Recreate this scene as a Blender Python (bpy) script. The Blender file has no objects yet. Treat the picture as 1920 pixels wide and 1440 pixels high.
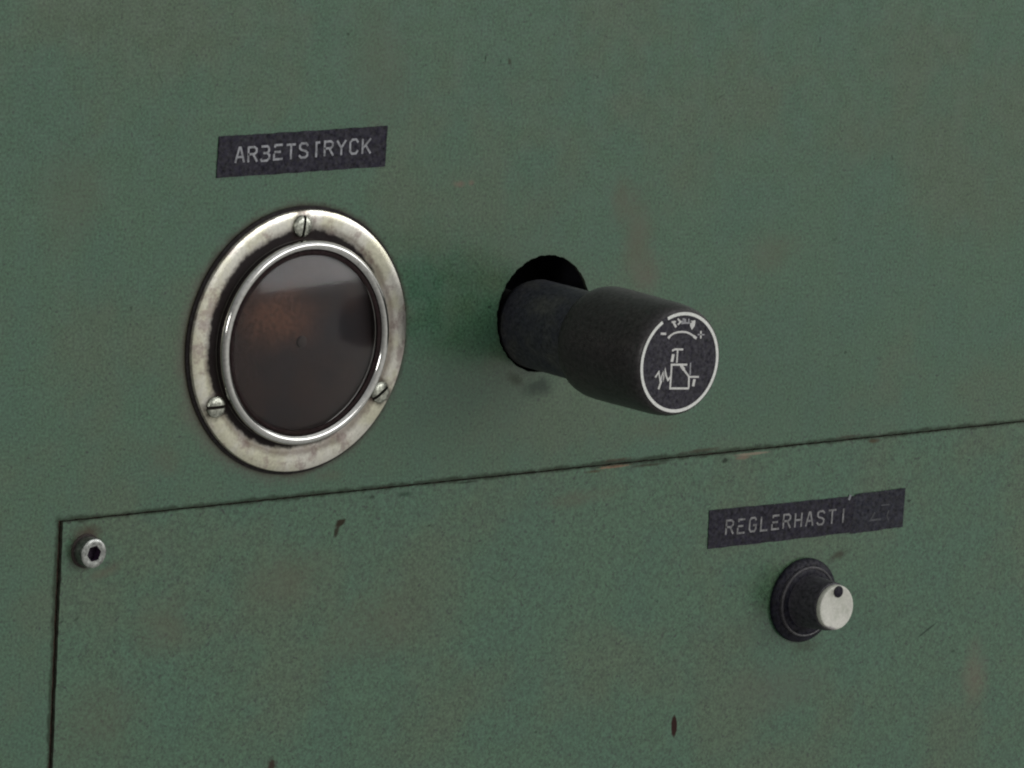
import bpy, bmesh, math, random
from mathutils import Vector, Matrix
random.seed(7)
K = 0.001                                   # the scene is laid out in millimetres, stored in metres
sc = bpy.context.scene
COL = sc.collection

# ------------------------------------------------------------------ camera
cam = bpy.data.objects.new('camera', bpy.data.cameras.new('camera'))
COL.objects.link(cam); sc.camera = cam
R_ = Vector((0.7810113, -0.6219782, 0.0562539)); U_ = Vector((0.0705916, 0.1774204, 0.9816001)); F_ = Vector((0.6205144, 0.7626698, -0.1824738))
M = Matrix((( R_.x, U_.x, -F_.x), (R_.y, U_.y, -F_.y), (R_.z, U_.z, -F_.z))).to_4x4()
M.translation = Vector((-697.716, -933.881, 209.112)) * K
cam.matrix_world = M
cam.data.sensor_width = 36; cam.data.lens = 36 * 10015.68 / 1920
cam.data.clip_start = 0.05; cam.data.clip_end = 50

# ------------------------------------------------------------------ light
sc.view_settings.view_transform = 'Standard'; sc.view_settings.look = 'None'
sc.view_settings.exposure = 0.0; sc.view_settings.gamma = 1.0; sc.view_settings.use_curve_mapping = False
sc.cycles.filter_width = 2.1
W = bpy.data.worlds.new('World'); sc.world = W; W.use_nodes = True
nt = W.node_tree; bg = nt.nodes['Background']
WORLD_LOW = (0.70, 0.69, 0.665, 1); WORLD_HIGH = (0.95, 0.95, 0.95, 1)
tc = nt.nodes.new('ShaderNodeTexCoord'); sx = nt.nodes.new('ShaderNodeSeparateXYZ')
nt.links.new(tc.outputs['Generated'], sx.inputs[0])
mr = nt.nodes.new('ShaderNodeMapRange'); mr.inputs[1].default_value = 0.1; mr.inputs[2].default_value = 0.7
mr.interpolation_type = 'SMOOTHSTEP'
nt.links.new(sx.outputs['Z'], mr.inputs[0])
mr2 = nt.nodes.new('ShaderNodeMapRange'); mr2.inputs[1].default_value = -0.75; mr2.inputs[2].default_value = -0.15
mr2.inputs[3].default_value = 0.62; mr2.inputs[4].default_value = 1.0; nt.links.new(sx.outputs['Z'], mr2.inputs[0])
mx = nt.nodes.new('ShaderNodeMix'); mx.data_type = 'RGBA'
mx.inputs[6].default_value = WORLD_LOW; mx.inputs[7].default_value = WORLD_HIGH
nt.links.new(mr.outputs[0], mx.inputs[0])
nt.links.new(mx.outputs[2], bg.inputs['Color']); mr3 = nt.nodes.new('ShaderNodeMapRange'); mr3.inputs[1].default_value = -0.9; mr3.inputs[2].default_value = 0.25   # the room is darker to the left
mr3.inputs[3].default_value = 0.30; mr3.inputs[4].default_value = 1.02; nt.links.new(sx.outputs['X'], mr3.inputs[0])
mm = nt.nodes.new('ShaderNodeMath'); mm.operation = 'MULTIPLY'; nt.links.new(mr2.outputs[0], mm.inputs[0]); nt.links.new(mr3.outputs[0], mm.inputs[1])
nt.links.new(mm.outputs[0], bg.inputs['Strength'])

def area(name, target, direction, dist, size, L, col=(1, 1, 1), roll=0):
    """area lamp of radiance L, seen from target in the given direction"""
    l = bpy.data.lights.new(name, 'AREA'); l.shape = 'RECTANGLE'; l.size, l.size_y = size
    l.energy = L * math.pi * size[0] * size[1]; l.color = col
    o = bpy.data.objects.new(name, l); COL.objects.link(o)
    d = Vector(direction).normalized(); o.location = Vector(target) * K + d * dist
    o.rotation_euler = (d.to_track_quat('Z', 'Y').to_matrix() @ Matrix.Rotation(math.radians(roll), 3, 'Z')).to_euler()
    return o
# high window that shows in the upper part of the gauge glass, and a narrow bright one at the left
area('window_light', (0, 0, 0), (0.615, -0.73, 0.305), 3.0, (3.0, 0.95), 5.0, (1, 0.99, 1), -5)
area('strip_lamp', (0, 0, 0), (-0.85, -0.50, 0.22), 2.2, (0.24, 0.50), 22.0, (1, 0.98, 0.95))

# ------------------------------------------------------------------ helpers
def link(name, bm, mat, parent=None, smooth=False, loc=None):
    me = bpy.data.meshes.new(name); bmesh.ops.recalc_face_normals(bm, faces=bm.faces)
    bm.to_mesh(me); bm.free()
    if smooth:
        for p in me.polygons: p.use_smooth = True
        try: me.set_sharp_from_angle(angle=math.radians(38))
        except Exception: pass
    o = bpy.data.objects.new(name, me); COL.objects.link(o)
    me.materials.append(mat)
    if parent: o.parent = parent
    if loc: o.location = Vector(loc) * K
    return o
def thing(name, label, cat, loc=(0, 0, 0), group=None):
    o = bpy.data.objects.new(name, None); COL.objects.link(o); o.location = Vector(loc) * K
    o.empty_display_size = 0.01
    return tag(o, label, cat, group)
def tag(o, label, cat, group=None):
    o['label'] = label; o['category'] = cat
    if group: o['group'] = group
    return o
def lathe(profile, seg=128, wob=0.0, closed=False):
    """profile of (radius, height) in mm, turned round the axis that leaves the panel (-Y)"""
    bm = bmesh.new(); rings = []
    for r, h in profile:
        if r < 1e-6: rings.append([bm.verts.new((0, -h * K, 0))])
        else:
            rings.append([bm.verts.new(((r + wob * math.sin(5 * t + r)) * math.cos(t) * K, -h * K, (r + wob * math.sin(5 * t + r)) * math.sin(t) * K))
                          for t in (2 * math.pi * i / seg for i in range(seg))])
    pairs = list(zip(rings, rings[1:]))
    if closed: pairs.append((rings[-1], rings[0]))
    for a, b in pairs:
        for i in range(seg):
            j = (i + 1) % seg
            if len(a) == 1 and len(b) == 1: break
            if len(a) == 1: bm.faces.new((a[0], b[i], b[j]))
            elif len(b) == 1: bm.faces.new((a[i], a[j], b[0]))
            else: bm.faces.new((a[i], a[j], b[j], b[i]))
    return bm
def slab(loops, y0, y1, bevel=0):
    """flat sheet with outline loops (mm, x/z; later loops are holes) between depths y0 (front) and y1 (back)"""
    bm = bmesh.new(); F, Bk = [], []
    for L in loops:
        F.append([bm.verts.new((x * K, y0 * K, z * K)) for x, z in L])
        Bk.append([bm.verts.new((x * K, y1 * K, z * K)) for x, z in L])
    for S in (F, Bk):
        ed = []
        for L in S:
            for i in range(len(L)): ed.append(bm.edges.new((L[i], L[(i + 1) % len(L)])))
        bmesh.ops.triangle_fill(bm, use_beauty=True, use_dissolve=False, edges=ed)
    for a, b in zip(F, Bk):
        for i in range(len(a)):
            j = (i + 1) % len(a); bm.faces.new((a[i], a[j], b[j], b[i]))
    return bm
def ribbon(bm, pts, w, h0, h1):
    """a raised stroke of width w following pts (mm), mitred, from height h0 to h1, with round ends"""
    P = [Vector((p[0], p[1])) for p in pts]
    L, Rr = [], []
    for i, p in enumerate(P):
        if i == 0: d = (P[1] - p).normalized(); n = Vector((-d.y, d.x)); p = p - d * w * .22
        elif i == len(P) - 1: d = (p - P[-2]).normalized(); n = Vector((-d.y, d.x)); p = p + d * w * .22
        else:
            d1 = (p - P[i - 1]).normalized(); d2 = (P[i + 1] - p).normalized()
            n1 = Vector((-d1.y, d1.x)); n2 = Vector((-d2.y, d2.x)); n = (n1 + n2)
            n = n.normalized() if n.length > 1e-4 else n1
            n = n / max(.5, n.dot(n1))
        L.append(p + n * w / 2); Rr.append(p - n * w / 2)
    def V(q, h): return bm.verts.new((q.x * K, -h * K, q.y * K))
    lt = [V(q, h1) for q in L]; rt = [V(q, h1) for q in Rr]; lb = [V(q, h0) for q in L]; rb = [V(q, h0) for q in Rr]
    for i in range(len(P) - 1):
        bm.faces.new((lt[i], lt[i + 1], rt[i + 1], rt[i])); bm.faces.new((lb[i], lb[i + 1], lt[i + 1], lt[i]))
        bm.faces.new((rt[i], rt[i + 1], rb[i + 1], rb[i]))
    for i in (0, -1): bm.faces.new((lt[i], rt[i], rb[i], lb[i]))

# ------------------------------------------------------------------ node helpers
class NT:
    def __init__(s, name):
        s.m = bpy.data.materials.new(name); s.m.use_nodes = True; s.t = s.m.node_tree
        s.b = s.t.nodes['Principled BSDF']; s.tc = s.n('ShaderNodeTexCoord')
        v = s.n('ShaderNodeVectorMath'); v.operation = 'SCALE'; v.inputs[3].default_value = 1000
        s.l(s.tc.outputs['Object'], v.inputs[0]); s.pos = v.outputs[0]     # millimetres
        s.sep = s.n('ShaderNodeSeparateXYZ'); s.l(s.pos, s.sep.inputs[0])
    def n(s, k): return s.t.nodes.new(k)
    def l(s, a, b): s.t.links.new(a, b)
    def put(s, v, sock):
        if hasattr(v, 'links'): s.l(v, sock)
        else: sock.default_value = v
    def math(s, op, a, b=0.0, c=None):
        n = s.n('ShaderNodeMath'); n.operation = op; s.put(a, n.inputs[0]); s.put(b, n.inputs[1])
        if c is not None: s.put(c, n.inputs[2])
        return n.outputs[0]
    def noise(s, scale, detail=2, rough=.5, vec=None, color=False, off=0):
        n = s.n('ShaderNodeTexNoise'); n.inputs['Scale'].default_value = scale; n.inputs['Detail'].default_value = detail
        n.inputs['Roughness'].default_value = rough
        v = vec or s.pos
        if off:
            a = s.n('ShaderNodeVectorMath'); a.operation = 'ADD'; s.l(v, a.inputs[0]); a.inputs[1].default_value = (off, off * .7, -off); v = a.outputs[0]
        s.l(v, n.inputs['Vector']); return n.outputs['Color' if color else 'Fac']
    def ramp(s, v, a, b, lo=0., hi=1., smooth=True):
        n = s.n('ShaderNodeMapRange'); n.inputs[1].default_value = a; n.inputs[2].default_value = b
        n.inputs[3].default_value = lo; n.inputs[4].default_value = hi
        if smooth: n.interpolation_type = 'SMOOTHSTEP'
        s.put(v, n.inputs[0]); return n.outputs[0]
    def mix(s, f, a, b, mode='MIX'):
        n = s.n('ShaderNodeMix'); n.data_type = 'RGBA'; n.blend_type = mode
        s.put(f, n.inputs[0])
        for v, i in ((a, 6), (b, 7)):
            if isinstance(v, (tuple, list)): n.inputs[i].default_value = (*v, 1)
            else: s.l(v, n.inputs[i])
        return n.outputs[2]
    def grain(s, col, amt=.30, scale=1.5, pits=.45):
        """fine orange-peel mottle of dust and pigment"""
        g = s.noise(scale, 3, .65)
        f = s.ramp(g, .3, .7, 1 - amt, 1 + amt, False)
        c = s.n('ShaderNodeVectorMath'); c.operation = 'SCALE'; s.l(col, c.inputs[0]); s.l(f, c.inputs[3])
        p = s.ramp(s.noise(scale * .8, 2, .5, off=31), .62, .72)
        return s.mix(s.math('MULTIPLY', p, pits), c.outputs[0], (.012, .02, .016))
    def blob(s, x, z, rx, rz, ang=0., hard=.3, jag=.5, js=.35):
        """soft mask of an irregular patch centred on x, z (mm)"""
        wob = s.noise(js, 3, .6, off=x * .13 + 3)
        a = math.radians(ang); ca, sa = math.cos(a), math.sin(a)
        dx = s.math('SUBTRACT', s.sep.outputs[0], x); dz = s.math('SUBTRACT', s.sep.outputs[2], z)
        u = s.math('ADD', s.math('MULTIPLY', dx, ca / rx), s.math('MULTIPLY', dz, sa / rx))
        v = s.math('ADD', s.math('MULTIPLY', dx, -sa / rz), s.math('MULTIPLY', dz, ca / rz))
        d = s.math('SQRT', s.math('ADD', s.math('MULTIPLY', u, u), s.math('MULTIPLY', v, v)))
        d = s.math('ADD', d, s.math('MULTIPLY', s.math('SUBTRACT', wob, .5), jag * 2))
        return s.ramp(d, hard, 1.0, 1., 0.)
    def radius(s, x=0, z=0):
        dx = s.math('SUBTRACT', s.sep.outputs[0], x); dz = s.math('SUBTRACT', s.sep.outputs[2], z)
        return s.math('SQRT', s.math('ADD', s.math('MULTIPLY', dx, dx), s.math('MULTIPLY', dz, dz)))
    def bump(s, h, strength, dist=.0001):
        n = s.n('ShaderNodeBump'); n.inputs['Strength'].default_value = strength; n.inputs['Distance'].default_value = dist
        s.l(h, n.inputs['Height']); s.l(n.outputs[0], s.b.inputs['Normal'])
    def done(s, col, rough=.5, metal=0., spec=.5):
        if isinstance(col, tuple): s.b.inputs['Base Color'].default_value = (*col, 1)
        else: s.l(col, s.b.inputs['Base Color'])
        s.put(rough, s.b.inputs['Roughness']); s.put(metal, s.b.inputs['Metallic'])
        s.b.inputs['Specular IOR Level'].default_value = spec
        return s.m

def plain(name, col, rough=.5, metal=0., spec=.5, amt=.25, scale=1.5, pits=.3, bump=.0):
    s = NT(name); rgb = s.n('ShaderNodeRGB'); rgb.outputs[0].default_value = (*col, 1)
    c = s.grain(rgb.outputs[0], amt, scale, pits)
    if bump: s.bump(s.noise(scale, 3), bump)
    m = s.done(c, rough, metal, spec)
    if metal == 0: s.l(s.ramp(s.noise(scale, 3, .65, off=17), .3, .7, spec * .25, spec * 1.75, False), s.b.inputs['Specular IOR Level'])
    return m

X0, Z0 = -61.5, -35.5                # corner of the lower cover plate
GREEN_A, GREEN_B, OLIVE = (.034, .079, .044), (.031, .077, .045), (.043, .072, .039)
BROWN = (.056, .052, .028); DARK = (.012, .014, .012); RUST = (.07, .032, .016)
def paint(name, marks, edge_dirt):
    s = NT(name)
    base = s.mix(s.ramp(s.noise(.05, 3, .6), .40, .62), GREEN_A, GREEN_B)
    base = s.mix(s.math('MULTIPLY', s.ramp(s.noise(.022, 4, .62, off=57), .46, .64), .8), base, OLIVE)
    base = s.mix(s.math('MULTIPLY', s.ramp(s.noise(.30, 4, .7, off=11), .55, .75), .22), base, (.036, .052, .036))
    base = s.grain(base, .50, 1.55, .8)
    # sparse grime specks
    base = s.mix(s.math('MULTIPLY', s.ramp(s.noise(.55, 5, .75, off=91), .70, .76), .6), base, (.012, .018, .014))
    matt = None
    for (x, z, rx, rz, ang, hard, jag, js, col, k) in marks:
        m = s.math('MULTIPLY', s.blob(x, z, rx, rz, ang, hard, jag, js), k)
        base = s.mix(m, base, col)
        if max(col) < .051: matt = m if matt is None else s.math('MAXIMUM', matt, m)
    if edge_dirt:
        # brown grime hugging the joint round the cover plate
        wob = s.math('MULTIPLY', s.math('SUBTRACT', s.noise(.16, 4, .7, off=5), .42), 2.6)
        dx = s.math('ABSOLUTE', s.math('SUBTRACT', s.sep.outputs[0], X0)); dz = s.math('ABSOLUTE', s.math('SUBTRACT', s.sep.outputs[2], Z0))
        inx = s.ramp(s.sep.outputs[0], X0 - 1.5, X0, smooth=False); inz = s.ramp(s.sep.outputs[2], Z0 + 1.5, Z0, smooth=False)
        mx_ = s.math('MULTIPLY', s.ramp(s.math('SUBTRACT', dz, wob), -.1, .8, 1, 0), inx)
        mz_ = s.math('MULTIPLY', s.ramp(s.math('SUBTRACT', dx, wob), .0, .9, 1, 0), inz)
        ed = s.math('MULTIPLY', s.math('MAXIMUM', mx_, mz_), .75)
        base = s.mix(ed, base, (.016, .020, .013)); matt = s.math('MAXIMUM', matt, ed)
    h = s.math('ADD', s.noise(.9, 3, .6), s.math('MULTIPLY', s.noise(.12, 2), 2.0))
    s.bump(h, .10, .0002)
    r = s.ramp(s.noise(.2, 3), .3, .7, .24, .33)
    m = s.done(base, r, 0, .5)
    s.l(s.ramp(matt, 0, 1, .60, .06, False), s.b.inputs['Specular IOR Level'])
    return m

# ------------------------------------------------------------------ the two green sheets
# stain or painted shade: x, z, rx, rz, angle, hard core, raggedness, ragged scale, colour, strength
panel_stains_shade = [
    (-40, 60, .14, 2.2, 30, .4, .3, 1, (.02, .03, .022), .5), (120, 50, .14, 3.0, -65, .4, .3, 1, (.02, .03, .022), .5), (180, 0, .15, 2.4, 50, .4, .3, 1, (.02, .03, .022), .5),
    (-45, 10, .5, .7, 0, .3, .6, 1, DARK, .55), (10, 68, .5, .4, 0, .3, .6, 1, DARK, .5), (165, -14, .5, .5, 0, .3, .6, 1, DARK, .5),
    (121, -34.6, 9, .7, 1, .2, .5, .5, (.04, .03, .02), .7), (95, -34.8, 6, .6, 1, .2, .5, .5, (.05, .028, .018), .7), (168, -34.9, 5, .5, 1, .2, .5, .5, (.04, .03, .02), .6),
    (97, 17, 7.5, 18, 3, .0, .35, .12, BROWN, .6), (92, 27, 6, 9, 0, .0, .5, .2, BROWN, .5), (101, 9, 6, 7, 0, 0, .4, .2, (.07, .05, .034), .4),
    (43.5, 33, 2.6, 1.2, 0, 0, .5, .5, (.12, .07, .05), .55), (47, 33, 1.5, 1, 0, 0, .5, .5, (.12, .07, .05), .5),
    (70, -15.6, 7, 3.2, 0, .1, .5, .4, (.035, .045, .038), .75), (63, -13.5, 4, 2, -30, .1, .5, .5, (.04, .05, .035), .6),  # shadow below the big knob, painted into the sheet colour
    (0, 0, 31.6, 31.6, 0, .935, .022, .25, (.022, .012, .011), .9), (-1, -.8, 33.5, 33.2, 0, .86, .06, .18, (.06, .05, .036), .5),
    (-21, 20, 12, 3.6, 45, .1, .4, .4, (.03, .028, .022), .6),
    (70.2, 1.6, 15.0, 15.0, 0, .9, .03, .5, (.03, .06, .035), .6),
    (49, 61.2, .35, 1.4, 0, .3, .4, 1, DARK, .7), (56, 60.4, .7, 1.2, 10, .2, .5, 1, (.03, .022, .016), .7), (53.4, 60.5, .4, .8, 0, .2, .5, 1, DARK, .4),
    (140, 12, 12, 7, 10, 0, .5, .1, BROWN, .35), (20, 60, 14, 22, 20, 0, .5, .07, BROWN, .28), (-62, 35, 14, 18, 0, 0, .5, .07, BROWN, .25),
    (108, -28, 12, 5, 5, 0, .5, .15, BROWN, .35), (-35, -24, 9, 5, -40, 0, .5, .2, BROWN, .35), (11, -31.5, 6, 2, 0, 0, .5, .3, BROWN, .35),
    (82, 56, .25, 1.2, 60, .3, .3, 1, DARK, .5), (176, 33, .3, 1.0, 30, .3, .5, 1, DARK, .5), (150, 62, .4, .9, 0, .3, .5, 1, DARK, .45), (159, 14, 1.2, .3, 20, .3, .5, 1, DARK, .4),
]
plate_stains = [
    (60, -60, .16, 3.2, 62, .4, .3, 1, (.02, .03, .022), .55), (-20, -70, .15, 2.6, -50, .4, .3, 1, (.02, .03, .022), .5), (100, -55, .14, 2.0, 20, .4, .3, 1, (.02, .03, .022), .5),
    (40, -45.5, .7, .4, 0, .3, .6, 1, DARK, .6), (110, -70, .5, .5, 0, .3, .6, 1, DARK, .5), (75, -98, .6, .4, 0, .3, .6, 1, DARK, .5), (-40, -97, .5, .8, 0, .3, .6, 1, DARK, .5), (50, -36.3, 5, .35, 0, .3, .5, .8, (.02, .03, .02), .8),
    (117.7, -101.4, 1.05, 3.2, 4, .7, .2, .6, (.022, .009, .008), .98),
    (14.5, -42.6, 1.9, 1.0, 20, .45, .5, 1.1, (.022, .016, .010), .95), (13.6, -44.4, .8, 2.0, -20, .4, .4, 1, (.022, .018, .012), .9),
    (-1.2, -96.6, 1.6, 2.0, 10, .3, .6, 1, (.03, .018, .014), .9),
    (198.5, -86.2, .34, 4.4, -62, .5, .25, 1.2, (.02, .03, .024), .8), (205.5, -82.2, .22, 1.4, -62, .4, .3, 1, (.02, .03, .024), .5),
    (197.5, -101, .2, 2.4, -58, .4, .3, 1, (.02, .03, .024), .5), (208, -92.5, 1.0, .5, 0, .3, .6, 1, DARK, .5),
    (134, -37.3, 3.2, .7, 2, .35, .5, .8, (.10, .075, .045), .9), (128.5, -37.6, 1.6, .9, 10, .3, .6, 1, DARK, .8), (137, -36.6, 7, .42, 0, .5, .4, .8, (.15, .12, .08), .8),
    (94, -36.2, 6, .45, 0, .4, .5, .6, (.16, .085, .045), .85), (88, -36.9, 4, .5, 0, .2, .5, .6, (.05, .035, .02), .7), (104, -36.7, 8, .5, 0, .2, .5, .6, (.03, .03, .02), .8),
    (176, -36.5, 3, .8, 0, .2, .5, .6, (.05, .035, .02), .8), (32.5, -37.6, 3, .8, 0, .2, .5, .6, (.02, .035, .025), .7), (23, -37.4, 1.4, .6, 0, .2, .5, .8, DARK, .6),
    (-54.4, -42.6, 5.2, 5.2, 0, .55, .3, .5, (.035, .028, .022), .75), (-54, -38.8, 5, 3, 0, .1, .5, .3, (.05, .034, .024), .7), (-49, -48, 7, 2, 15, 0, .5, .3, BROWN, .55),
    (189.3, -52.6, 1.0, .5, 0, .3, .5, 1, DARK, .7), (167, -64.2, 5, 1.6, 10, .1, .5, .5, (.035, .028, .022), .7), (158, -86, 7, 2.5, 0, 0, .5, .3, (.045, .05, .035), .5),
    (2, -55, 18, 12, 0, 0, .5, .08, BROWN, .4), (26, -68, 26, 14, 20, 0, .5, .07, BROWN, .3), (-33, -62, 12, 10, 0, 0, .5, .09, BROWN, .35), (-50, -82, 18, 14, 0, 0, .5, .08, BROWN, .3),
    (83, -43, 16, 3, 3, 0, .5, .12, BROWN, .35), (216, -100, 6, 12, 0, 0, .5, .1, (.11, .072, .05), .4), (150, -95, 22, 9, 0, 0, .5, .1, (.05, .062, .04), .4),
    (-56, -57.8, 1.2, .5, 30, .2, .5, 1, DARK, .5), (-59.8, -58, 1.0, .35, 20, .2, .5, 1, DARK, .6), (60, -79, .5, .7, 0, .3, .5, 1, DARK, .5), (182, -104, .4, .5, 0, .3, .5, 1, DARK, .5),
]
M_PANEL = paint('green_machine_paint', panel_stains_shade, True)
M_PLATE = paint('green_plate_paint', plate_stains, True)
M_BLACKPL = plain('black_moulded_plastic', (.0062, .006, .0105), .55, 0, .14, .8, 1.1, .3, .12)
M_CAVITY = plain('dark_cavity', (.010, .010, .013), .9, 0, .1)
M_EDGE = plain('rusty_bare_edge', (.030, .034, .024), .85, 0, .2, .6, .9, .6)

def jag(p, q, n, a):
    out = []
    for i in range(n):
        t = i / n; dx, dz = q[0] - p[0], q[1] - p[1]; L = math.hypot(dx, dz)
        j = random.uniform(-a, a) if i else 0
        out.append((p[0] + dx * t - dz / L * j, p[1] + dz * t + dx / L * j))
    return out
hr = [13.65 + .06 * math.sin(23 * i / 240 * 6.283) + .05 * math.sin(37 * i / 240 * 6.283 + 1) + random.uniform(-.05, .05) for i in range(240)]
hole = [(70.2 + hr[i] * math.cos(2 * math.pi * i / 240), 1.55 + hr[i] * math.sin(2 * math.pi * i / 240)) for i in range(240)]
gauge_hole = [(20 * math.cos(t), 20 * math.sin(t)) for t in (2 * math.pi * i / 64 for i in range(64))]
outer = [(-520, 460), (700, 460), (700, Z0)] + jag((700, Z0), (X0, Z0), 700, .08)[1:] + jag((X0, Z0), (X0, -500), 380, .10) + [(X0, -500), (-520, -500)]
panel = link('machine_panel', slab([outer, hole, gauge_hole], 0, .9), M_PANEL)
tag(panel, 'large green painted sheet metal front of the machine, stained and speckled, around the gauge', 'machine panel')
back = bmesh.new(); bmesh.ops.create_cube(back, size=1, matrix=Matrix.Translation(Vector((90, 2.45, -265)) * K) @ Matrix.Diagonal(Vector((1200, 3, 468)) * K).to_4x4())
link('backing_frame', back, plain('brown_backing', (.075, .050, .038), .85, 0, .2, .6, .5, .6), panel)
GAPX, GAPZ = .95, .30
pl_out = jag((X0 + GAPX, Z0 - GAPZ), (698, Z0 - GAPZ), 680, .08) + [(698, Z0 - GAPZ), (698, -498)] + jag((X0 + GAPX, -498), (X0 + GAPX, Z0 - GAPZ), 360, .08)
plate = link('cover_plate', slab([pl_out], -.25, .9), M_PLATE)
tag(plate, 'green painted cover plate below the joint line, with chips and scratches, behind the small knob', 'cover plate')
me = plate.data
me.materials.append(M_EDGE); panel.data.materials.append(M_EDGE)
for m_ in (plate.data, panel.data):
    for p in m_.polygons:
        if abs(p.normal.y) < .5: p.material_index = 1

# ------------------------------------------------------------------ pressure gauge
def steel(name, col, rough, marks=True, amt=.12):
    s = NT(name); rgb = s.n('ShaderNodeRGB'); rgb.outputs[0].default_value = (*col, 1)
    c = rgb.outputs[0]
    if marks:
        r = s.radius()
        rr = s.math('ADD', r, s.math('MULTIPLY', s.math('SUBTRACT', s.noise(.28, 4, .7), .5), 2.6))
        # yellowed patches on the flange
        c = s.mix(s.math('MULTIPLY', s.ramp(s.noise(.12, 3, .6, off=9), .42, .62), .55), c, (col[0] * .80, col[1] * .80, col[2] * .60))
        c = s.mix(s.math('MULTIPLY', s.ramp(s.noise(.2, 4, .7, off=40), .50, .64), .6), c, (.24, .18, .17))
        # grime in the valley at the raised rim's foot, plus dark reflection painted in
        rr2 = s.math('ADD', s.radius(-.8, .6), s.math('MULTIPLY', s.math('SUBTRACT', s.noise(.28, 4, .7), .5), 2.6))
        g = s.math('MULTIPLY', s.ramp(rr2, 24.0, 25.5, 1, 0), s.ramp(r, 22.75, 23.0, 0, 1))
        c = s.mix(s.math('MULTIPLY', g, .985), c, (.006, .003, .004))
        # brown halo beyond it
        h = s.math('MULTIPLY', s.ramp(rr, 25.0, 26.8, 1, 0), s.ramp(r, 22.9, 23.2, 0, 1))
        c = s.mix(s.math('MULTIPLY', s.math('MULTIPLY', h, s.math('SUBTRACT', 1.0, g)), .65), c, (.06, .032, .026))
        # dirty outer lip
        e = s.ramp(s.math('ADD', r, s.math('MULTIPLY', s.math('SUBTRACT', s.noise(.6, 3, .7, off=3), .5), .9)), 29.2, 29.6, 0, 1)
        c = s.mix(s.math('MULTIPLY', e, .8), c, (.03, .018, .018))
        # dirt round each screw
        for a in (93, -30, 210):
            x, z = 26.0 * math.cos(math.radians(a)), 26.0 * math.sin(math.radians(a))
            c = s.mix(s.math('MULTIPLY', s.blob(x, z, 4.4, 3.7, a, .5, .35, .6), .88), c, (.02, .012, .011))
        c = s.grain(c, amt, 1.3, .12)
        s.bump(s.noise(.8, 4, .6), .12, .0001)
        dirt = s.math('MAXIMUM', g, e)
        met = s.math('SUBTRACT', 1.0, s.math('MULTIPLY', dirt, .9))
        m = s.done(c, s.math('ADD', rough, s.math('MULTIPLY', dirt, .4)), met)
        s.l(s.ramp(dirt, 0, 1, .5, .12), s.b.inputs['Specular IOR Level'])
        return m
    c = s.grain(c, amt, 1.3, .2)
    return s.done(c, rough, 1.0)
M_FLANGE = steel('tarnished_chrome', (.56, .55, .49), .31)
M_RIM = steel('polished_rim', (.45, .45, .43), .12, False, .12)
M_SCREW = steel('dull_screw_steel', (.33, .34, .29), .36, False, .6)
M_SLOT = plain('slot_grime', (.01, .007, .006), .9, 0, .1)
M_RUBBER = plain('gasket_black', (.010, .008, .008), .8, 0, .2)

gauge = thing('pressure_gauge', 'round gauge with a stained chrome bezel, three slotted screws and a dark glass', 'gauge')
link('gasket', lathe([(20.5, 0.0), (30.15, 0.0), (30.2, .35), (29.9, .55), (20.5, .55)], 160, .02), M_RUBBER, gauge, True)
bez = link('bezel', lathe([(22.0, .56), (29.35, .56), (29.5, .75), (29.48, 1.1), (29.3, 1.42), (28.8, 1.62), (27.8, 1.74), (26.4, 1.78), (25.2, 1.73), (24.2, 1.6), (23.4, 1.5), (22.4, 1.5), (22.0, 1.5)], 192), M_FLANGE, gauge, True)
link('rim', lathe([(22.9, 1.45), (23.05, 2.4), (23.02, 3.2), (22.85, 3.75), (22.5, 4.15), (22.05, 4.35), (21.6, 4.3), (21.15, 4.05), (20.85, 3.7), (20.7, 3.2), (20.65, 1.8), (20.65, .7)], 192), M_RIM, gauge, True)
for a, slot_a in ((93, 84), (-30, 35), (210, 2)):
    x, z = 26.0 * math.cos(math.radians(a)), 26.0 * math.sin(math.radians(a))
    # slotted dome head in two halves with a real slot between them
    bm = bmesh.new(); seg = 28; Rh = 2.45; sw = .36
    sa = math.radians(slot_a); ux, uz = math.cos(sa), math.sin(sa)
    for sgn in (1, -1):
        def P(u, v, h): return bm.verts.new(((x + ux * u - uz * v) * K, -h * K, (z + uz * u + ux * v) * K))
        a0 = math.asin(sw / Rh)
        rings = []
        for rr, h in ((1.0, 1.6), (1.0, 2.0), (.93, 2.3), (.72, 2.55), (.4, 2.68)):
            ring = []
            R1 = Rh * rr; aa = math.asin(min(.95, sw / R1))
            for i in range(seg + 1):
                t = aa + (math.pi - 2 * aa) * i / seg
                ring.append(P(R1 * math.cos(t), sgn * R1 * math.sin(t), h))
            rings.append(ring)
        for r1, r2 in zip(rings, rings[1:]):
            for i in range(seg): bm.faces.new((r1[i], r1[i + 1], r2[i + 1], r2[i]))
        bm.faces.new(rings[-1])
        bm.faces.new([r[0] for r in rings] + [r[-1] for r in reversed(rings)])
    s_ = link('screw', bm, M_SCREW, gauge, True)
    bm = bmesh.new()
    vs = [bm.verts.new(((x + ux * u - uz * v) * K, -h * K, (z + uz * u + ux * v) * K)) for h in (1.6, 1.85) for u, v in ((-2.3, -.42), (2.3, -.42), (2.3, .42), (-2.3, .42))]
    for f in ((0, 1, 2, 3), (4, 5, 6, 7), (0, 1, 5, 4), (1, 2, 6, 5), (2, 3, 7, 6), (3, 0, 4, 7)): bm.faces.new([vs[i] for i in f])
    link('slot', bm, M_SLOT, s_)
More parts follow.
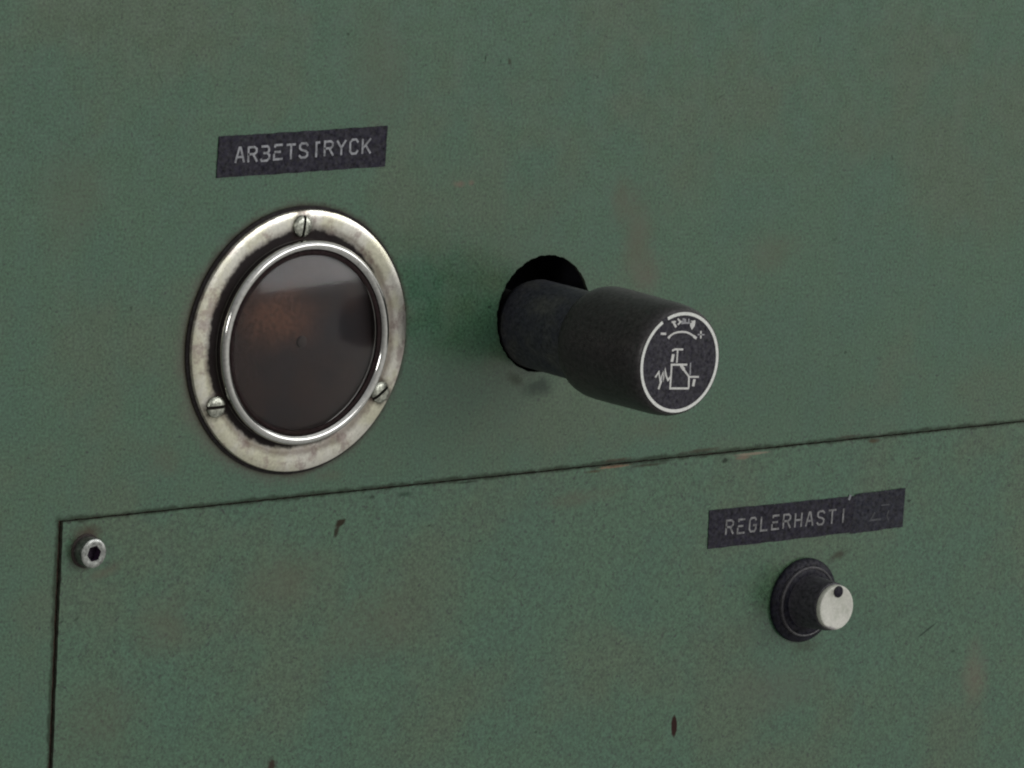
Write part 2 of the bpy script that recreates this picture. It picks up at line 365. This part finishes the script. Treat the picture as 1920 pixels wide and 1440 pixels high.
# dial set back under the glass
s = NT('dark_dial'); r = s.radius()
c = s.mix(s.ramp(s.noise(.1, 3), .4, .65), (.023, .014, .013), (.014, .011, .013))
c = s.mix(s.math('MULTIPLY', s.blob(-7, 6, 17, 10, -10, 0, .4, .15), .8), c, (.095, .042, .025))  # warm reflection in the glass, painted into the dial colour
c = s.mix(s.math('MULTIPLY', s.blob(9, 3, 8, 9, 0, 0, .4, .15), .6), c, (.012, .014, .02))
c = s.grain(c, .5, 1.2, .3)
M_DIAL = s.done(c, .7, 0, .2)
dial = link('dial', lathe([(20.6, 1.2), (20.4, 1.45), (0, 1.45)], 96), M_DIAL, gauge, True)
link('pointer_hub', lathe([(1.3, 1.45), (1.25, 1.9), (.9, 2.1), (0, 2.15)], 32), plain('hub_grey', (.032, .026, .026), .7, 0, .2), dial, True)
s = NT('dusty_dome_glass')
s.b.inputs['Transmission Weight'].default_value = 1.0; s.b.inputs['IOR'].default_value = 1.22
gl = s.done((.92, .90, .88), .11)
Rs = 66.0; prof = []
for i in range(0, 25):
    rr = 20.62 * (1 - i / 24); prof.append((rr, 3.2 + math.sqrt(Rs * Rs - rr * rr) - math.sqrt(Rs * Rs - 20.62 ** 2)))
inner = [(a, b - .9) for a, b in reversed(prof)]
link('glass', lathe(prof + inner, 128, closed=True), gl, gauge, True)
link('glass_seal', lathe([(20.7, 3.55), (20.3, 3.75), (19.75, 3.62), (19.7, 3.35), (20.7, 3.2)], 128, .03, closed=True), plain('brown_seal', (.012, .006, .006), .8, 0, .15), gauge, True)

# ------------------------------------------------------------------ pressure regulator knob
AX, AZ, HK = 69.1, -0.9, 50.0
s = NT('black_knob_rubber')
rgb = s.n('ShaderNodeRGB'); rgb.outputs[0].default_value = (.021, .019, .020, 1)
c = s.mix(s.math('MULTIPLY', s.ramp(s.noise(.12, 4, .6), .4, .65), .5), rgb.outputs[0], (.030, .026, .026))
c = s.grain(c, .5, 1.15, .45)
s.bump(s.noise(1.2, 3), .25, .0001)
M_KNOB = s.done(c, .42, 0, .42)
s.l(s.ramp(s.noise(1.1, 3, .65, off=17), .3, .7, .20, .60, False), s.b.inputs['Specular IOR Level'])
s = NT('dusty_neck')
c = s.mix(s.ramp(s.noise(.10, 4, .6), .4, .65), (.020, .022, .028), (.040, .042, .039))
c = s.grain(c, .45, 1.15, .45)
M_NECK = s.done(c, .65, 0, .3)
s.l(s.ramp(s.noise(1.1, 3, .65, off=17), .3, .7, .10, .5, False), s.b.inputs['Specular IOR Level'])
M_FACE = plain('black_decal', (.011, .010, .016), .45, 0, .25, .8, 1.2, .3)
knob = thing('regulator_knob', 'big black cylindrical knob with a white ringed symbol, on a neck in a dark hole', 'knob', (AX, 0, AZ))
link('neck', lathe([(6, -20), (6, -6), (7.6, -5.4), (9.6, -3.6), (10.3, -1.2), (10.3, 18), (10.5, 21.5), (10.2, 22.5), (0, 22.5)], 96), M_NECK, knob, True)
grip = link('grip', lathe([(8, 21.0), (11.0, 21.0), (11.9, 21.5), (12.55, 22.6), (12.9, 24.2), (13.0, 26.5), (12.9, 36), (12.8, 44), (12.7, 46.3), (12.45, 48.0), (12.05, 49.2), (11.7, 49.8), (11.5, 49.95), (11.45, 49.8), (0, 49.8)], 128), M_KNOB, knob, True)
face = link('face_disc', lathe([(11.4, 49.75), (11.4, 49.93), (0, 49.93)], 128), M_FACE, knob, True)
# the well in the sheet metal behind the neck
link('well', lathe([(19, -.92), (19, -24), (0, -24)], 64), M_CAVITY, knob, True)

def ink(name, col, worn, lo=.35):
    s = NT(name); rgb = s.n('ShaderNodeRGB'); rgb.outputs[0].default_value = (*col, 1)
    c = s.mix(s.math('MULTIPLY', s.ramp(s.noise(.9, 4, .7), .42, .62), worn), rgb.outputs[0], tuple(v * lo for v in col))
    return s.done(s.grain(c, .15, 1.5, .0), .55, 0, .3)
M_RING = ink('white_print', (.52, .53, .50), .25, .7)
M_INK = ink('grey_print', (.44, .44, .42), .4, .6)
M_INKF = ink('faint_print', (.22, .22, .23), .4, .5)
# ring: broken at the upper left where the print has rubbed off
bm = bmesh.new()
a_gap = math.radians(117)
pts = [(11.0 * math.cos(t), 11.0 * math.sin(t)) for t in (a_gap + math.radians(5) + (2 * math.pi - math.radians(10)) * i / 150 for i in range(151))]
ribbon(bm, pts, .72, 49.93, 50.0)
link('white_ring', bm, M_RING, face)
FACE_MARKS = [
    ('scale_arc', 0.42, [(-3.71, 5.81), (-3.54, 6.06), (-2.98, 6.4), (-2.23, 6.73), (-1.08, 6.91), (0.08, 6.91), (1.27, 6.76), (2.27, 6.43), (3.29, 5.91), (4.31, 5.28)], 1) ,
    ('scale_arc', 0.62, [(-3.76, 5.81), (-3.44, 6.05)], 1) ,
    ('scale_arc', 0.62, [(3.7, 5.62), (4.37, 5.2)], 1) ,
    ('minus', 0.5, [(-5.98, 6.9), (-4.61, 6.75)], 1) ,
    ('plus', 0.42, [(5.67, 6.66), (5.75, 5.1)], 1) ,
    ('plus', 0.3, [(4.84, 5.96), (6.72, 5.83)], 0.5) ,
    ('w', 0.55, [(-2.64, 9.31), (-1.77, 8.16)], 1) ,
    ('w', 0.4, [(-3.03, 9.33), (-1.96, 9.34)], 0.9) ,
    ('w', 0.4, [(-1.33, 9.9), (-0.49, 9.17), (-1.18, 8.65)], 1) ,
    ('w', 0.4, [(-0.5, 9.28), (0.19, 9.24)], 0.7) ,
    ('w', 0.38, [(0.09, 9.77), (0.53, 9.74), (0.65, 8.87), (-0.17, 8.81)], 0.7) ,
    ('w', 0.36, [(0.88, 9.72), (1.05, 8.85), (1.88, 8.79), (1.86, 9.66)], 0.55) ,
    ('w', 0.36, [(1.88, 8.79), (2.45, 8.91)], 0.6) ,
    ('w', 0.5, [(2.55, 8.97), (3.57, 9.02), (3.49, 8.16), (3.0, 7.59), (2.61, 8.22), (2.55, 8.97)], 0.9) ,
    ('w', 0.6, [(2.96, 8.72), (3.08, 7.81)], 0.8) ,
    ('d', 0.42, [(-2.36, 2.82), (-1.58, 3.08), (0.7, 2.88)], 1) ,
    ('d', 0.4, [(-0.83, 2.8), (-0.83, 0.08)], 0.8) ,
    ('d', 0.78, [(-2.05, 1.83), (-2.28, 0.44)], 0.9) ,
    ('d', 0.46, [(2.13, -0.66), (-2.33, -0.35), (-2.3, -2.11), (-2.34, -5.73), (2.97, -6.12), (3.11, -5.75), (2.99, -3.49)], 0.9) ,
    ('d', 0.44, [(0.31, -0.71), (3.1, -3.55)], 0.9) ,
    ('d', 0.75, [(0.62, -0.95), (1.29, -1.61)], 0.9) ,
    ('d', 0.35, [(3.19, -0.38), (3.29, -3.03)], 0.5) ,
    ('d', 0.42, [(2.93, -3.49), (5.8, -3.69)], 1) ,
    ('d', 0.7, [(4.65, -4.28), (4.41, -5.58)], 0.85) ,
    ('d', 0.42, [(-6.82, -2.84), (-5.94, -1.76), (-5.45, -3.73), (-4.69, -1.94), (-4.42, -3.8), (-4.13, -1.1), (-3.78, -2.71), (-3.12, -3.81), (-2.5, -3.15)], 0.8) ,
    ('d', 0.5, [(-5.18, -2.78), (-4.99, -3.76)], 0.6) ,
    ('d', 0.5, [(-5.09, -3.93), (-5.7, -5.56)], 1) ,
]
groups = {}
for nm, w, pts, k in FACE_MARKS: groups.setdefault((nm, k < .75), []).append((w, pts))
NM = {'scale_arc': 'scale_arc', 'minus': 'minus_sign', 'plus': 'plus_sign', 'w': 'lettering', 'd': 'valve_symbol'}
for (nm, faint), rows in groups.items():
    bm = bmesh.new()
    for i, (w, pts) in enumerate(rows): ribbon(bm, pts, w, 49.93, 49.985 + i * .0015)
    link(NM[nm], bm, M_INKF if faint else M_INK, face)

# ------------------------------------------------------------------ small knob on the cover plate
small = thing('control_knob', 'small black knob with a cream cap and a dark dot, below the lower tape label', 'knob', (156.0, 0, -74.2))
skirt = link('skirt', lathe([(10.2, .25), (10.4, .6), (10.35, 1.2), (9.9, 1.7), (8.75, 2.0), (8.55, 2.5), (8.3, 2.75), (7.4, 2.95), (6.9, 3.0), (0, 3.0)], 96), M_BLACKPL, small, True)
# raised edge of the skirt, worn grey
link('skirt_lip', lathe([(8.72, 2.0), (8.66, 2.7), (8.4, 2.95), (8.15, 2.9), (8.1, 2.7)], 96), plain('worn_plastic_edge', (.032, .03, .034), .38, 0, .5, .5, 1.0, .4), small, True)
bm = lathe([(6.7, 3.0), (6.5, 3.6), (6.25, 6), (5.95, 10.5), (5.75, 11.4), (5.4, 11.6), (0, 11.6)], 72, .0)
body = link('knob_body', bm, plain('greyed_knob_plastic', (.026, .025, .030), .5, 0, .3, .6, 1.1, .4), small, True); body.rotation_euler.x = math.radians(-3)
s = NT('cream_cap')
c = s.mix(s.ramp(s.noise(.35, 4, .6), .4, .65), (.41, .41, .365), (.33, .34, .29))
c = s.mix(s.math('MULTIPLY', s.blob(-.9, 3.9, 2.0, 1.3, 20, .3, .4, 1.0), .7), c, (.20, .20, .165))
c = s.mix(s.math('MULTIPLY', s.blob(-2.0, -4.9, 3.6, .8, -15, .3, .5, 1.0), .75), c, (.10, .09, .10))
M_CAP = s.done(s.grain(c, .12, 1.3, .15), .5, 0, .4)
cap = link('cap', lathe([(5.35, 11.5), (5.5, 11.9), (5.48, 12.6), (5.3, 12.9), (5.0, 13.0), (4.85, 12.95), (0, 12.95)], 72), M_CAP, body, True)
link('pointer_dot', lathe([(1.42, 12.9), (1.42, 13.12), (1.25, 13.2), (0, 13.2)], 24), plain('dot_black', (.006, .005, .010), .6, 0, .15), cap, True, (.3, 0, 3.9))

# ------------------------------------------------------------------ socket head screw in the corner of the plate
scr = thing('socket_head_screw', 'steel socket head screw with a dark hexagonal recess, in the corner of the cover plate', 'screw', (-54.3, 0, -42.7))
M_BOLT = steel('grey_bolt_steel', (.24, .25, .235), .42, False, .5)
M_BOLTS = steel('dark_bolt_side', (.22, .20, .20), .5, False, .4)
link('washer_ring', lathe([(3.8, .26), (3.75, .5), (3.3, .52)], 48), plain('grimy_washer', (.03, .024, .022), .8, 0, .2), scr, True)
bm = lathe([(3.30, .3), (3.32, 2.9), (3.2, 3.35), (2.9, 3.55), (2.4, 3.55)], 60)
# hexagonal recess
hx = [(1.85 * math.cos(math.radians(60 * i + 10)), 1.85 * math.sin(math.radians(60 * i + 10))) for i in range(6)]
head = link('head', bm, M_BOLT, scr, True)
n = 60; bm = bmesh.new()
def hexr(t):
    t = (t - math.radians(10)) % math.radians(60) - math.radians(30)
    return 1.85 * math.cos(math.radians(30)) / math.cos(t)
for (ra, ha), (rb, hb) in (((2.42, 3.55), (None, 3.5)),):
    o_ = [bm.verts.new((ra * math.cos(t) * K, -ha * K, ra * math.sin(t) * K)) for t in (2 * math.pi * i / n for i in range(n))]
    i_ = [bm.verts.new((hexr(t) * math.cos(t) * K, -hb * K, hexr(t) * math.sin(t) * K)) for t in (2 * math.pi * i / n for i in range(n))]
    for k in range(n): bm.faces.new((o_[k], o_[(k + 1) % n], i_[(k + 1) % n], i_[k]))
link('head_face', bm, M_BOLT, head)
bm = bmesh.new()
i_ = [bm.verts.new((hexr(t) * math.cos(t) * K, -3.5 * K, hexr(t) * math.sin(t) * K)) for t in (2 * math.pi * i / n for i in range(n))]
b_ = [bm.verts.new((hexr(t) * math.cos(t) * K, -1.3 * K, hexr(t) * math.sin(t) * K)) for t in (2 * math.pi * i / n for i in range(n))]
for k in range(n): bm.faces.new((i_[k], i_[(k + 1) % n], b_[(k + 1) % n], b_[k]))
bm.faces.new(b_)
link('hex_recess', bm, plain('recess_dark', (.018, .008, .022), .6, 0, .3), head)

# ------------------------------------------------------------------ embossed tape labels
GL = {  # strokes on a 2 x 3 cell, origin bottom left
 'A': [[(0, 0), (.85, 3), (1.15, 3), (2, 0)], [(.4, 1.05), (1.6, 1.05)]],
 'R': [[(0, 0), (0, 3), (1.4, 3), (1.9, 2.6), (1.9, 2), (1.4, 1.55), (0, 1.55)], [(1.1, 1.5), (2, 0)]],
 'B': [[(.1, 3), (1.4, 3), (1.8, 2.6), (1.8, 1.95), (1.35, 1.6), (.6, 1.6)], [(1.35, 1.6), (1.9, 1.15), (1.9, .45), (1.4, 0), (.1, 0), (0, .35)]],
 'E': [[(1.9, 3), (.2, 3), (.2, 2.6)], [(.15, 1.55), (1.5, 1.55)], [(0, 1.1), (0, 0), (1.95, 0)]],
 'T': [[(0, 3), (2, 3)], [(1, 3), (1, 0)]],
 't': [[(1.0, 0), (1.0, 3), (1.75, 3)]],
 'S': [[(1.95, 2.5), (1.5, 3), (.5, 3), (.1, 2.6), (.1, 2.0), (.5, 1.65), (1.5, 1.35), (1.9, 1), (1.9, .4), (1.45, 0), (.45, 0), (0, .45)]],
 'Y': [[(0, 3), (1, 1.45), (2, 3)], [(1, 1.45), (1, 0)]],
 'C': [[(1.95, 2.4), (1.5, 3), (.6, 3), (.1, 2.5), (.1, .5), (.6, 0), (1.5, 0), (1.95, .6)]],
 'K': [[(.1, 0), (.1, 3)], [(2, 3), (.4, 1.35)], [(.8, 1.8), (2, 0)]],
 'G': [[(1.9, 2.5), (1.5, 3), (.5, 3), (.1, 2.5), (.1, .5), (.5, 0), (1.5, 0), (1.9, .5), (1.9, 1.35), (1.2, 1.35)]],
 'L': [[(.1, 3), (.1, 0), (1.9, 0)]], 'H': [[(.1, 0), (.1, 3)], [(1.9, 0), (1.9, 3)], [(.1, 1.5), (1.9, 1.5)]],
 'I': [[(1, 0), (1, 3)]],
}
M_TAPE = plain('black_tape', (.0090, .0082, .0145), .5, 0, .17, .8, 1.15, .3, .15)
M_TAPEB = plain('blue_black_tape', (.0100, .0105, .0165), .5, 0, .18, .7, 1.15, .2, .15)
M_L1 = ink('embossed_white', (.22, .225, .24), .85, .4)
M_L2 = ink('embossed_grey', (.16, .16, .16), .85, .4)
M_L3 = ink('embossed_ghost', (.038, .040, .046), .7, .4)
def tape(corners, y0, y1, mat, parent, name='tape'):
    TL, TR, BR, BL = corners
    L = jag(TL, TR, 26, .09) + jag(TR, BR, 8, .06) + jag(BR, BL, 26, .09) + jag(BL, TL, 8, .06)
    return link(name, slab([L], y0, y1), mat, parent)
def letters(word, c0, c1, h, base, w, sx=1.15):
    """letter centres run from c0 to c1 (mm)"""
    n = len(word); ang = math.atan2(c1[1] - c0[1], c1[0] - c0[0]); ca, sa = math.cos(ang), math.sin(ang)
    bm = bmesh.new(); k = 0
    for i, ch in enumerate(word):
        cx = c0[0] + (c1[0] - c0[0]) * i / (n - 1); cz = c0[1] + (c1[1] - c0[1]) * i / (n - 1)
        dz = random.uniform(-.08, .08)
        for st in GL[ch]:
            pts = []
            for u, v in st:
                a, b = (u - 1) * sx, (v - 1.5) / 3 * h + dz
                pts.append((cx + a * ca - b * sa, cz + a * sa + b * ca))
            ribbon(bm, pts, w, base, base + .10 + .002 * (k % 5)); k += 1
    return bm
o = thing('tape_label', 'black embossed tape label reading ARBETSTRYCK, above the round gauge', 'label', (0, 0, 0))
tape([(-23.85, 46.6), (22.12, 47.1), (21.96, 38.0), (-24.05, 37.5)], -.22, -.005, M_TAPE, o)
bm = letters('ARBETStRYCK', (-18.15, 42.3), (16.35, 42.85), 3.15, .22, .50)
link('lettering', bm, M_L1, o)
o = thing('tape_label', 'black embossed tape label reading REGLERHASTI with a bluish blank end, above the small knob', 'label', (0, 0, 0))
tape([(124.35, -49.35), (187.0, -49.9), (186.9, -58.9), (124.6, -58.75)], -.45, -.255, M_TAPE, o)
tape([(171.2, -49.35), (187.7, -49.2), (187.6, -58.95), (170.4, -59.15)], -.475, -.452, M_TAPEB, o, 'tape_end')
bm = letters('REGLERHASTI', (131.04, -53.96), (167.51, -54.31), 3.3, .45, .47, 1.12)
link('lettering', bm, M_L2, o)
bm = bmesh.new(); ribbon(bm, [(177.9, -54.6), (176.6, -56.35), (180.0, -56.35)], .5, .47, .52); ribbon(bm, [(182.6, -54.4), (182.0, -55.6), (182.6, -56.8)], .4, .47, .52)
ribbon(bm, [(180.0, -52.9), (182.6, -52.9)], .35, .47, .51)
link('worn_lettering', bm, M_L3, o)
bm = bmesh.new(); ribbon(bm, [(169.1, -50.5), (169.5, -49.5)], .7, .45, .5); link('torn_nick', bm, ink('nick_grey', (.16, .17, .18), .4), o)
